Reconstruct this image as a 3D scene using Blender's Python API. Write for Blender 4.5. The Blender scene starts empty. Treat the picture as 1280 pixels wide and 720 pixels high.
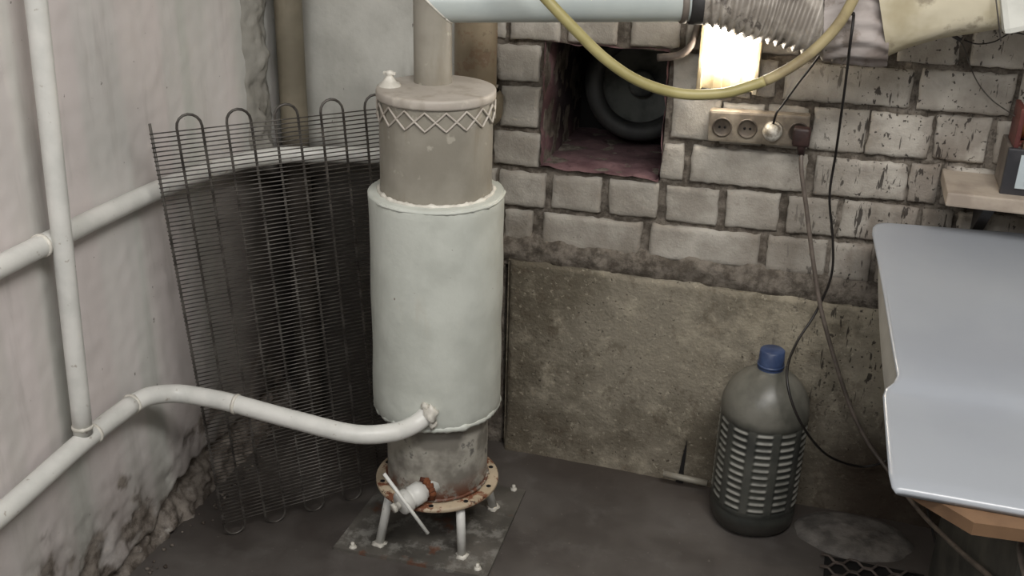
import bpy, bmesh, math, random
from mathutils import Vector, Matrix, noise
random.seed(7)
D = bpy.data
SC = bpy.context.scene
COL = SC.collection
PI = math.pi

# ------------------------------------------------------------------ camera
CAM_H = 1.5762
F_PX = 1336.6
PITCH, ROLL, YAW = 0.40902, -0.027268, -0.28597
fw = Vector((math.sin(YAW)*math.cos(PITCH), math.cos(YAW)*math.cos(PITCH), -math.sin(PITCH)))
rt = Vector((math.cos(YAW), -math.sin(YAW), 0))
dn = fw.cross(rt)
RX = rt*math.cos(ROLL) + dn*math.sin(ROLL)
DY = dn*math.cos(ROLL) - rt*math.sin(ROLL)
cam = D.objects.new('camera', D.cameras.new('camera'))
COL.objects.link(cam)
m3 = Matrix((RX, -DY, -fw)).transposed().to_4x4()
m3.translation = Vector((0, 0, CAM_H))
cam.matrix_world = m3
cam.data.sensor_width = 36
cam.data.lens = F_PX/1280*36
cam.data.clip_start = 0.02
SC.camera = cam

# ------------------------------------------------------------------ world, lamps, exposure
w = D.worlds.new('world'); SC.world = w; w.use_nodes = True
w.node_tree.nodes['Background'].inputs[0].default_value = (0.80, 0.86, 1.0, 1)
w.node_tree.nodes['Background'].inputs[1].default_value = 0.25
SC.view_settings.view_transform = 'Standard'
SC.view_settings.look = 'None'
SC.view_settings.gamma = 1
SC.view_settings.use_curve_mapping = False
SC.view_settings.exposure = 0.87

def area(name, loc, aim, sx, sy, power, col):
    l = D.lights.new(name, 'AREA'); l.shape = 'RECTANGLE'; l.size = sx; l.size_y = sy
    l.energy = power; l.color = col
    o = D.objects.new(name, l); COL.objects.link(o)
    o.location = loc
    o.rotation_euler = (Vector(aim)-Vector(loc)).to_track_quat('-Z', 'Y').to_euler()
    return o
area('ceiling_light_near', (0.40, 0.60, 2.62), (-0.1, 1.3, 0), 1.2, 0.5, 30, (1.0, 0.975, 0.94))
area('ceiling_fill_far', (-0.5, -0.9, 2.62), (-0.6, 0.8, 0), 1.2, 0.6, 21, (0.97, 0.98, 1.0))  # unseen light, added and placed to brighten the left wall

# ------------------------------------------------------------------ helpers
def at(px, py, Y=None, Z=None, X=None):
    d = fw + RX*((px-640)/F_PX) + DY*((py-360)/F_PX)
    if Y is not None: t = Y/d.y
    elif X is not None: t = X/d.x
    else: t = (Z-CAM_H)/d.z
    p = d*t; p.z += CAM_H
    return p

def lin(c):
    return tuple((v/255/12.92 if v/255 <= 0.04045 else ((v/255+0.055)/1.055)**2.4) for v in c) + (1,)

class NT:
    def __init__(s, name):
        s.m = D.materials.new(name); s.m.use_nodes = True
        s.t = s.m.node_tree; s.b = s.t.nodes['Principled BSDF']
        s.g = s.t.nodes.new('ShaderNodeNewGeometry')
        s.pos = s.g.outputs['Position']
    def link(s, a, b): s.t.links.new(a, b)
    def setin(s, sock, v):
        if isinstance(v, bpy.types.NodeSocket): s.link(v, sock)
        else: sock.default_value = v
    def math(s, op, a, b=0.0, clamp=False):
        n = s.t.nodes.new('ShaderNodeMath'); n.operation = op; n.use_clamp = clamp
        s.setin(n.inputs[0], a); s.setin(n.inputs[1], b); return n.outputs[0]
    def mapv(s, scale, loc=(0, 0, 0)):
        n = s.t.nodes.new('ShaderNodeMapping'); s.link(s.pos, n.inputs[0])
        n.inputs['Scale'].default_value = scale; n.inputs['Location'].default_value = loc
        return n.outputs[0]
    def noise(s, scale, detail=4, rough=0.55, vec=None, dist=0.0):
        n = s.t.nodes.new('ShaderNodeTexNoise'); s.link(vec or s.pos, n.inputs['Vector'])
        n.inputs['Scale'].default_value = scale; n.inputs['Detail'].default_value = detail
        n.inputs['Roughness'].default_value = rough; n.inputs['Distortion'].default_value = dist
        return n.outputs[0]
    def ramp(s, v, a, b, lo=0.0, hi=1.0):
        n = s.t.nodes.new('ShaderNodeMapRange'); n.interpolation_type = 'SMOOTHSTEP'
        s.link(v, n.inputs[0]); n.inputs[1].default_value = a; n.inputs[2].default_value = b
        n.inputs[3].default_value = lo; n.inputs[4].default_value = hi
        return n.outputs[0]
    def mix(s, f, a, b, mode='MIX'):
        n = s.t.nodes.new('ShaderNodeMix'); n.data_type = 'RGBA'; n.blend_type = mode
        s.setin(n.inputs[0], f); s.setin(n.inputs[6], a); s.setin(n.inputs[7], b)
        return n.outputs[2]
    def xyz(s):
        n = s.t.nodes.new('ShaderNodeSeparateXYZ'); s.link(s.pos, n.inputs[0]); return n.outputs
    def attr(s, name):
        n = s.t.nodes.new('ShaderNodeAttribute'); n.attribute_name = name; return n.outputs['Fac']
    def done(s, col, rough=0.6, bump=None, bstr=0.3, bdist=0.004, metal=0.0, spec=0.5):
        s.setin(s.b.inputs['Base Color'], col); s.setin(s.b.inputs['Roughness'], rough)
        s.b.inputs['Metallic'].default_value = metal
        s.b.inputs['Specular IOR Level'].default_value = spec
        if bump is not None:
            n = s.t.nodes.new('ShaderNodeBump'); n.inputs['Strength'].default_value = bstr
            n.inputs['Distance'].default_value = bdist
            s.link(bump, n.inputs['Height']); s.link(n.outputs[0], s.b.inputs['Normal'])
        return s.m

def simple(name, c1, c2, scale=12, rough=0.55, bstr=0.2, bscale=60, metal=0.0, lo=0.35, hi=0.65, spec=0.5):
    t = NT(name)
    n = t.noise(scale, 5); b = t.noise(bscale, 4)
    return t.done(t.mix(t.ramp(n, lo, hi), lin(c1), lin(c2)), rough, b, bstr, 0.003, metal, spec)

# drips and specks of dark splash that sit on the right half of the brick wall and slab
def splash(t, col, amount=1.0):
    x, y, z = t.xyz()
    area_m = t.math('MULTIPLY', t.ramp(x, -0.14, 0.10), t.ramp(z, 0.10, 0.4))
    drip = t.ramp(t.noise(1, 3, 0.6, t.mapv((75, 75, 11))), 0.615, 0.66)
    drip2 = t.ramp(t.noise(1, 3, 0.6, t.mapv((60, 60, 22), (3, 1, 7))), 0.635, 0.68)
    spk = t.ramp(t.noise(85, 2), 0.655, 0.70)
    m = t.math('MULTIPLY', t.math('MAXIMUM', t.math('MAXIMUM', drip, drip2), spk), area_m)
    return t.mix(t.math('MULTIPLY', m, 0.85*amount), col, lin((42, 36, 33)))

def mat_brick():
    t = NT('silicate_brick')
    n1 = t.noise(9, 5); n2 = t.noise(45, 4); n3 = t.noise(3.2, 3)
    c = t.mix(t.ramp(n1, 0.35, 0.68), lin((156, 150, 141)), lin((190, 185, 176)))
    c = t.mix(t.ramp(n2, 0.55, 0.8, 0, 0.35), c, lin((118, 110, 98)))
    x, y, z = t.xyz()
    # grimy lower and right-hand courses
    g = t.math('MULTIPLY', t.ramp(n3, 0.36, 0.62), t.ramp(z, 1.02, 0.62))
    c = t.mix(t.math('MULTIPLY', g, 0.42), c, lin((98, 86, 72)))
    gr = t.math('MULTIPLY', t.ramp(x, -0.1, 0.12), t.ramp(t.noise(7, 4, 0.6, t.mapv((1, 1, .55), (5, 2, 1))), 0.44, 0.62))
    gr = t.math('MULTIPLY', gr, t.ramp(z, 1.12, 0.90))
    c = t.mix(t.math('MULTIPLY', gr, 0.62), c, lin((98, 86, 76)))
    pit = t.ramp(t.noise(120, 2), 0.72, 0.78)
    c = t.mix(t.math('MULTIPLY', pit, 0.6), c, lin((60, 54, 48)))
    c = splash(t, c)
    h = t.math('ADD', t.noise(60, 5), t.math('MULTIPLY', t.noise(220, 3), 0.6))
    return t.done(c, 0.85, h, 0.8, 0.003, spec=0.3)

def mat_mortar():
    t = NT('mortar')
    c = t.mix(t.ramp(t.noise(28, 6, 0.7), 0.38, 0.62), lin((94, 87, 79)), lin((142, 134, 124)))
    c = t.mix(t.ramp(t.noise(6, 3), 0.45, 0.7, 0, 0.3), c, lin((96, 86, 76)))
    c = splash(t, c, 0.6)
    h = t.noise(80, 8, 0.75)
    return t.done(c, 0.95, h, 0.9, 0.008, spec=0.2)

def mat_slab():
    t = NT('concrete_slab')
    c = t.mix(t.ramp(t.noise(3.5, 6, 0.6), 0.38, 0.62), lin((104, 97, 84)), lin((138, 131, 117)))
    c = t.mix(t.ramp(t.noise(14, 5, 0.65), 0.5, 0.72, 0, 0.7), c, lin((168, 160, 142)))
    c = t.mix(t.ramp(t.noise(22, 5, 0.7, t.mapv((1, 1, .8), (4, 4, 9))), 0.54, 0.66, 0, 0.45), c, lin((84, 73, 60)))
    c = t.mix(t.ramp(t.noise(100, 2), 0.66, 0.72, 0, 0.8), c, lin((52, 45, 38)))
    c = t.mix(t.ramp(t.noise(70, 3, .6, t.mapv((1, 1, 1), (3, 8, 1))), 0.60, 0.68, 0, 0.55), c, lin((176, 168, 150)))
    x, y, z = t.xyz()
    pale = t.math('MULTIPLY', t.math('MULTIPLY', t.ramp(x, -.45, -.15), t.ramp(z, .22, .45)), t.ramp(t.noise(8, 5, .65), .38, .6))
    c = t.mix(t.math('MULTIPLY', pale, 0.6), c, lin((172, 163, 144)))
    foot_dark = t.math('MULTIPLY', t.ramp(z, 0.20, 0.03), t.ramp(t.noise(9, 3), 0.2, 0.6, 0.5, 1.0))  # slab gets darker towards its foot
    c = t.mix(t.math('MULTIPLY', foot_dark, 0.30), c, lin((66, 56, 46)))
    brown_base = t.math('MULTIPLY', t.ramp(x, 0.0, 0.22), t.ramp(z, 0.34, 0.12))  # dark brown towards the lower right of the slab
    c = t.mix(t.math('MULTIPLY', brown_base, 0.85), c, lin((50, 38, 29)))
    c = splash(t, c, 1.0)
    h = t.math('ADD', t.noise(18, 6, 0.6), t.math('MULTIPLY', t.noise(120, 3), 0.45))
    return t.done(c, 0.85, h, 0.9, 0.007, spec=0.3)

def dark_mask(t, x, y, z):
    # dark zone on both walls of the corner, below the heating pipe
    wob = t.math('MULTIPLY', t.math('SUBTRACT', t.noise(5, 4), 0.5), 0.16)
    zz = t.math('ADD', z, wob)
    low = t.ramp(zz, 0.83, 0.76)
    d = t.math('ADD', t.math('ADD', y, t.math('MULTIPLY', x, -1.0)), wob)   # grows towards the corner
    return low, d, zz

def mat_white_wall():
    t = NT('whitewashed_wall')
    x, y, z = t.xyz()
    c = t.mix(t.ramp(t.noise(2.4, 4), 0.35, 0.65), lin((196, 194, 190)), lin((214, 209, 206)))
    band = t.noise(1, 2, 0.4, t.mapv((0.6, 9, 0.35)))
    c = t.mix(t.ramp(band, 0.42, 0.56, 0, 0.55), c, lin((184, 188, 180)))
    band2 = t.noise(1, 1, 0.3, t.mapv((0.6, 6, 0.2), (2, 5, 1)))
    c = t.mix(t.ramp(band2, 0.5, 0.6, 0, 0.4), c, lin((216, 203, 202)))
    c = t.mix(t.ramp(t.noise(1, 5, 0.6, t.mapv((14, 14, 2))), 0.52, 0.72, 0, 0.35), c, lin((150, 147, 140)))
    # grime towards the floor, with soft shade under the lower pipe painted in
    g = t.math('MULTIPLY', t.ramp(z, 0.42, 0.02), t.ramp(t.noise(7, 5, 0.65), 0.3, 0.6, 0.35, 1.0))
    c = t.mix(t.math('MULTIPLY', g, 0.8), c, lin((104, 96, 89)))
    low, d, zz = dark_mask(t, x, y, z)
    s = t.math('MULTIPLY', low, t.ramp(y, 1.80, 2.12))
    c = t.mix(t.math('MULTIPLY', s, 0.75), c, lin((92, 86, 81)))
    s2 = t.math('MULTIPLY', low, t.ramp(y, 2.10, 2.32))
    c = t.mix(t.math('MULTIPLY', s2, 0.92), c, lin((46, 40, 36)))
    pit = t.ramp(t.noise(60, 2), 0.74, 0.78)
    c = t.mix(t.math('MULTIPLY', pit, 0.7), c, lin((90, 84, 78)))
    rb = t.mix(t.ramp(t.noise(22, 7, 0.75), 0.4, 0.62), lin((84, 76, 69)), lin((132, 124, 116)))
    rb = t.mix(t.ramp(t.noise(34, 5, 0.6), 0.58, 0.75, 0, 0.8), rb, lin((156, 152, 146)))
    c = t.mix(t.attr('bare'), c, rb)
    h = t.math('ADD', t.noise(10, 5, 0.5), t.math('MULTIPLY', t.noise(70, 3), 0.2))
    return t.done(c, 0.7, h, 0.2, 0.006, spec=0.35)

def mat_back_plaster():
    t = NT('whitewashed_plaster')
    x, y, z = t.xyz()
    c = t.mix(t.ramp(t.noise(6, 5), 0.35, 0.65), lin((176, 175, 168)), lin((198, 197, 190)))
    c = t.mix(t.ramp(t.noise(1, 4, 0.6, t.mapv((12, 12, 3))), 0.52, 0.7, 0, 0.5), c, lin((146, 143, 133)))
    low, d, zz = dark_mask(t, x, y, z)
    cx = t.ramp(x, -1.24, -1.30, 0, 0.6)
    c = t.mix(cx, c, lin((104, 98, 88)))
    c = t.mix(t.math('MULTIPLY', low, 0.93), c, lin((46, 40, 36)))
    pit = t.ramp(t.noise(1, 2, 0.5, t.mapv((55, 55, 30))), 0.73, 0.77)
    c = t.mix(t.math('MULTIPLY', pit, 0.8), c, lin((88, 80, 72)))
    h = t.math('ADD', t.noise(12, 5), t.math('MULTIPLY', t.noise(60, 3), 0.3))
    return t.done(c, 0.75, h, 0.5, 0.006, spec=0.3)

def mat_rubble():
    t = NT('crumbling_concrete')
    c = t.mix(t.ramp(t.noise(16, 6, 0.7), 0.4, 0.62), lin((66, 58, 52)), lin((120, 112, 104)))
    c = t.mix(t.ramp(t.noise(34, 5, 0.6), 0.58, 0.75, 0, 0.8), c, lin((160, 156, 150)))
    return t.done(c, 0.95, t.noise(70, 8, 0.7), 0.8, 0.008, spec=0.2)

def mat_floor():
    t = NT('damp_concrete_floor')
    x, y, z = t.xyz()
    c = t.mix(t.ramp(t.noise(3, 5, 0.6), 0.35, 0.65), lin((74, 69, 66)), lin((91, 86, 82)))
    c = t.mix(t.ramp(t.noise(11, 5, 0.65), 0.52, 0.72, 0, 0.5), c, lin((102, 98, 95)))
    c = t.mix(t.ramp(t.noise(70, 3), 0.68, 0.76, 0, 0.5), c, lin((140, 134, 128)))
    cor = t.math('MULTIPLY', t.ramp(x, -0.85, -1.1), t.ramp(y, 1.6, 1.9))  # shadow in the stove corner, painted into the floor colour
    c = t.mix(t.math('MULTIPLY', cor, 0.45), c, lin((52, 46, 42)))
    foot_dark = t.math('MULTIPLY', t.ramp(y, 2.2, 2.42), t.ramp(x, -0.72, -0.55))  # floor gets darker towards the back wall
    c = t.mix(t.math('MULTIPLY', foot_dark, 0.4), c, lin((60, 50, 44)))
    h = t.math('ADD', t.noise(14, 5), t.math('MULTIPLY', t.noise(120, 3), 0.25))
    return t.done(c, t.ramp(t.noise(6, 4), 0.3, 0.7, 0.35, 0.7), h, 0.25, 0.004, spec=0.5)

def mat_white_paint():
    t = NT('white_oil_paint')
    c = t.mix(t.ramp(t.noise(8, 4), 0.35, 0.65), lin((184, 187, 179)), lin((200, 203, 195)))
    c = t.mix(t.ramp(t.noise(1, 4, 0.6, t.mapv((18, 18, 4))), 0.6, 0.78, 0, 0.3), c, lin((184, 178, 164)))
    c = t.mix(t.ramp(t.noise(75, 2), 0.745, 0.78, 0, 0.8), c, lin((110, 92, 78)))
    h = t.math('ADD', t.noise(26, 4), t.math('MULTIPLY', t.noise(90, 3), 0.35))
    return t.done(c, 0.42, h, 0.3, 0.004, spec=0.5)

def mat_pipe_paint():
    t = NT('white_pipe_paint')
    c = t.mix(t.ramp(t.noise(14, 4), 0.35, 0.65), lin((204, 204, 199)), lin((218, 217, 212)))
    c = t.mix(t.ramp(t.noise(60, 3), 0.66, 0.74, 0, 0.6), c, lin((140, 126, 110)))
    return t.done(c, 0.4, t.noise(40, 4), 0.25, 0.003)

def mat_tan(name, a, b, rusty=0.0):
    t = NT(name)
    c = t.mix(t.ramp(t.noise(7, 4), 0.35, 0.65), lin(a), lin(b))
    c = t.mix(t.ramp(t.noise(1, 4, 0.6, t.mapv((25, 25, 4))), 0.52, 0.72, 0, 0.35), c, lin((120, 106, 86)))
    c = t.mix(t.ramp(t.noise(34, 3), 0.63, 0.72, 0, 0.35), c, lin((204, 198, 184)))
    if rusty:
        r = t.ramp(t.noise(17, 5, 0.7), 0.53, 0.60, 0, rusty)
        c = t.mix(r, c, lin((112, 62, 38)))
        c = t.mix(t.ramp(t.noise(40, 4, 0.7), 0.64, 0.68, 0, rusty), c, lin((58, 34, 26)))
    return t.done(c, 0.5, t.noise(45, 4), 0.3, 0.003)

def mat_corner_pipe():
    t = NT('olive_paint_dark_base')
    x, y, z = t.xyz()
    c = t.mix(t.ramp(t.noise(7, 4), 0.35, 0.65), lin((108, 101, 86)), lin((130, 122, 105)))
    c = t.mix(t.ramp(t.noise(1, 4, 0.6, t.mapv((25, 25, 4))), 0.52, 0.72, 0, 0.4), c, lin((96, 82, 66)))
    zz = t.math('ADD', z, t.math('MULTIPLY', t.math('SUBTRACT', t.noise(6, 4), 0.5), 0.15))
    c = t.mix(t.ramp(zz, 0.86, 0.79, 0, 0.93), c, lin((42, 36, 32)))  # pipe turns dark below the height of the heating pipe
    return t.done(c, 0.65, t.noise(45, 4), 0.3, 0.003)

def mat_lower_drum():
    t = NT('patchy_grey_paint')
    x, y, z = t.xyz()
    c = t.mix(t.ramp(t.noise(11, 4), 0.4, 0.58), lin((122, 118, 110)), lin((170, 166, 156)))
    c = t.mix(t.ramp(t.noise(22, 5, 0.7), 0.58, 0.66, 0, 0.8), c, lin((84, 82, 80)))
    r = t.math('MULTIPLY', t.ramp(z, 0.225, 0.16), t.ramp(t.noise(26, 4, 0.7), 0.42, 0.56))
    c = t.mix(r, c, lin((96, 56, 38)))
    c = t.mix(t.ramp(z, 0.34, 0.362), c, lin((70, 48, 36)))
    return t.done(c, 0.5, t.noise(50, 4), 0.3, 0.003)

def mat_plate():
    t = NT('paint_stained_steel')
    c = t.mix(t.ramp(t.noise(8, 5), 0.35, 0.65), lin((76, 73, 68)), lin((100, 96, 90)))
    c = t.mix(t.ramp(t.noise(17, 6, 0.7), 0.50, 0.64, 0, 0.6), c, lin((146, 144, 138)))
    c = t.mix(t.ramp(t.noise(10, 4, 0.6, t.mapv((1, 1, 1), (7, 3, 0))), 0.60, 0.68, 0, 0.7), c, lin((104, 62, 40)))
    return t.done(c, 0.5, t.noise(50, 4), 0.3, 0.003)

def mat_niche():
    t = NT('purple_brown_paint')
    c = t.mix(t.ramp(t.noise(12, 5, 0.6), 0.35, 0.65), lin((104, 76, 80)), lin((138, 108, 110)))
    c = t.mix(t.ramp(t.noise(30, 5, 0.7), 0.55, 0.7, 0, 0.7), c, lin((62, 42, 42)))
    x, y, z = t.xyz()
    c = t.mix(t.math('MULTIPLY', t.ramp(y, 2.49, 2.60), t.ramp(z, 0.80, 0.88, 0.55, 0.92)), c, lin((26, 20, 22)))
    return t.done(c, 0.8, t.noise(40, 6, 0.7), 0.6, 0.008)

def mat_flex():
    t = NT('dirty_aluminium_duct')
    c = t.mix(t.ramp(t.noise(10, 5, 0.6), 0.4, 0.6), lin((140, 133, 125)), lin((192, 185, 176)))
    c = t.mix(t.ramp(t.noise(17, 5, 0.7), 0.56, 0.66, 0, 0.8), c, lin((66, 58, 54)))
    return t.done(c, 0.5, t.noise(60, 3), 0.2, 0.002, metal=0.1)

def mat_cloth(name, a, b):
    t = NT(name)
    x, y, z = t.xyz()
    c = t.mix(t.ramp(t.noise(7, 4), 0.4, 0.6), lin(a), lin(b))
    c = t.mix(t.ramp(t.noise(13, 5, 0.65), 0.56, 0.68, 0, 0.55), c, lin((96, 82, 66)))
    return t.done(c, 0.85, t.noise(30, 5), 0.4, 0.004, spec=0.2)

def mat_bottle():
    t = NT('dusty_dark_plastic')
    x, y, z = t.xyz()
    base = t.mix(t.ramp(t.noise(9, 4), 0.35, 0.65), lin((44, 46, 44)), lin((66, 67, 62)))
    up = t.mix(t.ramp(t.noise(13, 4), 0.35, 0.65), lin((88, 87, 80)), lin((114, 112, 104)))
    c = t.mix(t.ramp(z, 0.29, 0.325), base, up)
    c = t.mix(t.math('MULTIPLY', t.attr('dust'), t.ramp(t.noise(20, 3), 0.3, 0.6, 0.35, 0.8)), c, lin((168, 166, 158)))
    c = t.mix(t.ramp(z, 0.055, 0.03), c, lin((52, 50, 46)))
    return t.done(c, 0.38, t.noise(60, 3), 0.15, 0.002, spec=0.5)

def emis(name, c, s):
    t = NT(name); t.b.inputs['Emission Color'].default_value = c
    t.b.inputs['Emission Strength'].default_value = s
    t.b.inputs['Base Color'].default_value = (.9, .9, .9, 1)
    return t.m

M = dict(
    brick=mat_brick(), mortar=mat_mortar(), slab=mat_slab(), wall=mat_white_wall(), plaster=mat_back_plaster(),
    rubble=mat_rubble(), floor=mat_floor(), white=mat_white_paint(), pipe=mat_pipe_paint(),
    tan=mat_tan('beige_paint', (134, 129, 118), (152, 147, 136)),
    tan_top=mat_tan('beige_lid_paint', (168, 160, 150), (190, 183, 174)),
    ochre=mat_tan('ochre_paint', (132, 119, 98), (154, 140, 118), 0.3),
    cpipe=mat_corner_pipe(), dull=mat_tan('dull_olive_paint', (104, 96, 80), (124, 114, 96), 0.25),
    flange=mat_tan('rusty_cream_paint', (170, 154, 130), (190, 174, 150), 0.95),
    lower=mat_lower_drum(), plate=mat_plate(), niche=mat_niche(), flex=mat_flex(),
    cloth=mat_cloth('stained_canvas', (168, 158, 132), (196, 188, 166)),
    wrap=mat_cloth('grimy_foil_wrap', (128, 118, 112), (176, 168, 164)),
    bottle=mat_bottle(),
    weld=simple('weld_bead', (196, 192, 182), (222, 218, 208), 40, 0.5, 0.5, 80),
    rust=simple('rust', (78, 42, 28), (120, 70, 42), 30, 0.9, 0.8, 60),
    black=simple('black_rubber', (22, 19, 18), (34, 30, 28), 20, 0.45),
    dark=simple('dark_metal', (34, 34, 36), (52, 50, 50), 16, 0.55),
    ringdark=simple('sooty_metal', (34, 35, 36), (54, 55, 54), 10, 0.7, lo=0.4, hi=0.6),
    disc=simple('sooty_grey_disc', (46, 48, 47), (86, 88, 83), 14, 0.7),
    cab=simple('dull_grey_green_metal', (58, 58, 54), (80, 78, 72), 8, 0.6),
    wire=simple('dark_wire', (62, 58, 54), (96, 92, 87), 30, 0.4, metal=0.3),
    hose=simple('yellow_rubber_hose', (150, 141, 92), (172, 162, 112), 9, 0.45, 0.15),
    hose2=simple('grimy_hose', (128, 114, 88), (168, 154, 116), 14, 0.5, 0.15),
    gcable=simple('grey_cable', (88, 80, 74), (116, 106, 98), 20, 0.5),
    duct=simple('white_plastic_duct', (170, 178, 177), (184, 191, 188), 5, 0.3, 0.05),
    sheet=simple('glossy_white_plastic', (145, 149, 156), (151, 155, 161), 3, 0.28, 0.02),
    flap=simple('grey_translucent_plastic', (150, 148, 142), (170, 168, 162), 6, 0.35),
    wood=simple('orange_brown_plywood', (88, 66, 49), (116, 90, 67), 8, 0.55),
    shelfw=simple('weathered_board', (146, 134, 122), (172, 160, 146), 14, 0.7, 0.3),
    grey=simple('dusty_grey_metal', (98, 90, 84), (124, 116, 108), 14, 0.6),
    bezel=simple('dark_bezel', (40, 40, 44), (58, 57, 60), 14, 0.5),
    dial=simple('dial_face', (176, 186, 190), (196, 204, 206), 10, 0.35, 0.05),
    redbrown=simple('dark_red_enamel', (78, 36, 34), (104, 54, 46), 18, 0.5),
    copper=simple('copper_winding', (128, 82, 48), (168, 116, 72), 40, 0.4, 0.5, 200, 0.5),
    blue=simple('blue_plastic', (50, 64, 96), (72, 88, 122), 18, 0.35, 0.1),
    socket=simple('grimy_socket_plastic', (112, 102, 90), (152, 142, 126), 26, 0.55),
    socketd=simple('dark_socket', (66, 58, 50), (96, 87, 77), 26, 0.6),
    plugw=simple('dirty_white_plug', (120, 112, 100), (204, 200, 190), 60, 0.5),
    plugb=simple('dark_brown_plug', (44, 30, 28), (66, 46, 42), 30, 0.5),
    steel=simple('lamp_steel', (176, 160, 128), (206, 194, 168), 14, 0.35, metal=0.5),
    mound=simple('hard_cement', (84, 80, 76), (118, 113, 108), 22, 0.7, 0.9),
    ceil=simple('ceiling_paint', (196, 194, 188), (208, 205, 200), 3, 0.8),
    grate=simple('rusty_grate', (66, 58, 54), (98, 88, 82), 24, 0.6),
    pit=simple('black_pit', (12, 10, 10), (20, 17, 16), 10, 0.9),
    navy=simple('dark_blue_housing', (22, 24, 34), (34, 36, 50), 10, 0.4),
    paper=simple('off_white_card', (204, 204, 196), (218, 218, 210), 10, 0.6),
    lampglow=emis('lamp_glow', (1.0, 0.90, 0.76, 1), 26),
    tubeglow=emis('tube_glow', (1.0, 0.98, 0.95, 1), 6),
)

def link(name, me, mat, parent=None, smooth=True, loc=None):
    if smooth:
        for p in me.polygons: p.use_smooth = True
    if mat is not None and not me.materials: me.materials.append(mat)
    o = D.objects.new(name, me); COL.objects.link(o)
    if parent is not None: o.parent = parent
    if loc is not None: o.location = loc
    return o

def mesh(name, vs, fs):
    me = D.meshes.new(name); me.from_pydata([tuple(v) for v in vs], [], fs); me.update(); return me

def obj(name, vs, fs, mat, parent=None, smooth=True):
    """world-coordinate geometry; the origin is put at the mesh centre"""
    n = len(vs)
    c = Vector((sum(v[0] for v in vs)/n, sum(v[1] for v in vs)/n, sum(v[2] for v in vs)/n))
    pl = Vector((0, 0, 0))
    if parent is not None:
        q = parent
        while q is not None: pl += q.location; q = q.parent
    me = mesh(name, [Vector(v)-c for v in vs], fs)
    return link(name, me, mat, parent, smooth, c-pl)

def thing(name, label, cat, loc, group=None):
    o = D.objects.new(name, None); COL.objects.link(o); o.location = loc
    o.empty_display_size = 0.05
    tag(o, label, cat, group); return o

def tag(o, label, cat, group=None):
    o['label'] = label; o['category'] = cat
    if group: o['group'] = group
    return o

def struct(o): o['kind'] = 'structure'; return o

def lathe(c, prof, seg=48, axis=Vector((0, 0, 1)), closed=False):
    """prof: list of (r, h) along axis from point c"""
    axis = Vector(axis).normalized()
    u = axis.orthogonal().normalized(); 
    if abs(axis.z) > 0.99: u = Vector((1, 0, 0))
    v = axis.cross(u)
    vs, fs = [], []
    for r, h in prof:
        for i in range(seg):
            a = 2*PI*i/seg
            vs.append(Vector(c)+axis*h+(u*math.cos(a)+v*math.sin(a))*max(r, 1e-5))
    n = len(prof)
    for j in range(n-1 if not closed else n):
        for i in range(seg):
            a = j*seg+i; b = j*seg+(i+1) % seg; k = (j+1) % n
            fs.append((a, b, k*seg+(i+1) % seg, k*seg+i))
    return vs, fs

def bev(r0, h0, r1, h1, b):
    """profile of a solid disc / drum between h0 and h1 with softened rims (closed at both ends)"""
    return [(0, h0), (r0-b, h0), (r0-b*.3, h0+b*.3), (r0, h0+b), (r1, h1-b), (r1-b*.3, h1-b*.3), (r1-b, h1), (0, h1)]

def smooth_path(pts, sub=8):
    P = [Vector(p) for p in pts]
    if len(P) < 3: return P
    out = []
    Q = [P[0]*2-P[1]]+P+[P[-1]*2-P[-2]]
    for i in range(1, len(Q)-2):
        p0, p1, p2, p3 = Q[i-1:i+3]
        for s in range(sub):
            t = s/sub
            out.append(0.5*((2*p1)+(p2-p0)*t+(2*p0-5*p1+4*p2-p3)*t*t+(3*p1-p0-3*p2+p3)*t**3))
    out.append(P[-1]); return out

def tube(pts, r, seg=12, sub=8, rf=None, raw=False):
    path = [Vector(p) for p in pts] if raw else smooth_path(pts, sub)
    n = len(path); vs, fs = [], []
    t0 = (path[1]-path[0]).normalized()
    u = t0.orthogonal().normalized()
    for i, p in enumerate(path):
        t = (path[min(i+1, n-1)]-path[max(i-1, 0)]).normalized()
        u = (u-t*u.dot(t)).normalized(); v = t.cross(u)
        rr = rf(i/(n-1)) if rf else r
        for k in range(seg):
            a = 2*PI*k/seg
            vs.append(p+(u*math.cos(a)+v*math.sin(a))*rr)
    for i in range(n-1):
        for k in range(seg):
            fs.append((i*seg+k, i*seg+(k+1) % seg, (i+1)*seg+(k+1) % seg, (i+1)*seg+k))
    fs.append(tuple(range(seg))[::-1]); fs.append(tuple((n-1)*seg+k for k in range(seg)))
    return vs, fs

def box_geo(c, s, b=0.003, rot=None):
    bm = bmesh.new(); bmesh.ops.create_cube(bm, size=1)
    for v in bm.verts: v.co = Vector((v.co.x*s[0], v.co.y*s[1], v.co.z*s[2]))
    if b > 0: bmesh.ops.bevel(bm, geom=bm.edges[:], offset=b, segments=2, affect='EDGES', profile=0.6)
    R = rot if rot is not None else Matrix.Identity(3)
    vs = [R @ v.co+Vector(c) for v in bm.verts]
    bm.verts.index_update(); fs = [tuple(v.index for v in f.verts) for f in bm.faces]; bm.free()
    return vs, fs

def join(*gs):
    vs, fs = [], []
    for v, f in gs:
        n = len(vs); vs += list(v); fs += [tuple(i+n for i in q) for q in f]
    return vs, fs

def box(name, c, s, mat, parent=None, b=0.003, rot=None):
    v, f = box_geo(c, s, b, rot); return obj(name, v, f, mat, parent, smooth=False)

def hex_prism(pts_bottom, pts_top):
    n = len(pts_bottom)
    vs = list(pts_bottom)+list(pts_top)
    fs = [tuple(range(n))[::-1], tuple(range(n, 2*n))]
    for i in range(n): fs.append((i, (i+1) % n, n+(i+1) % n, n+i))
    return vs, fs

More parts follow.
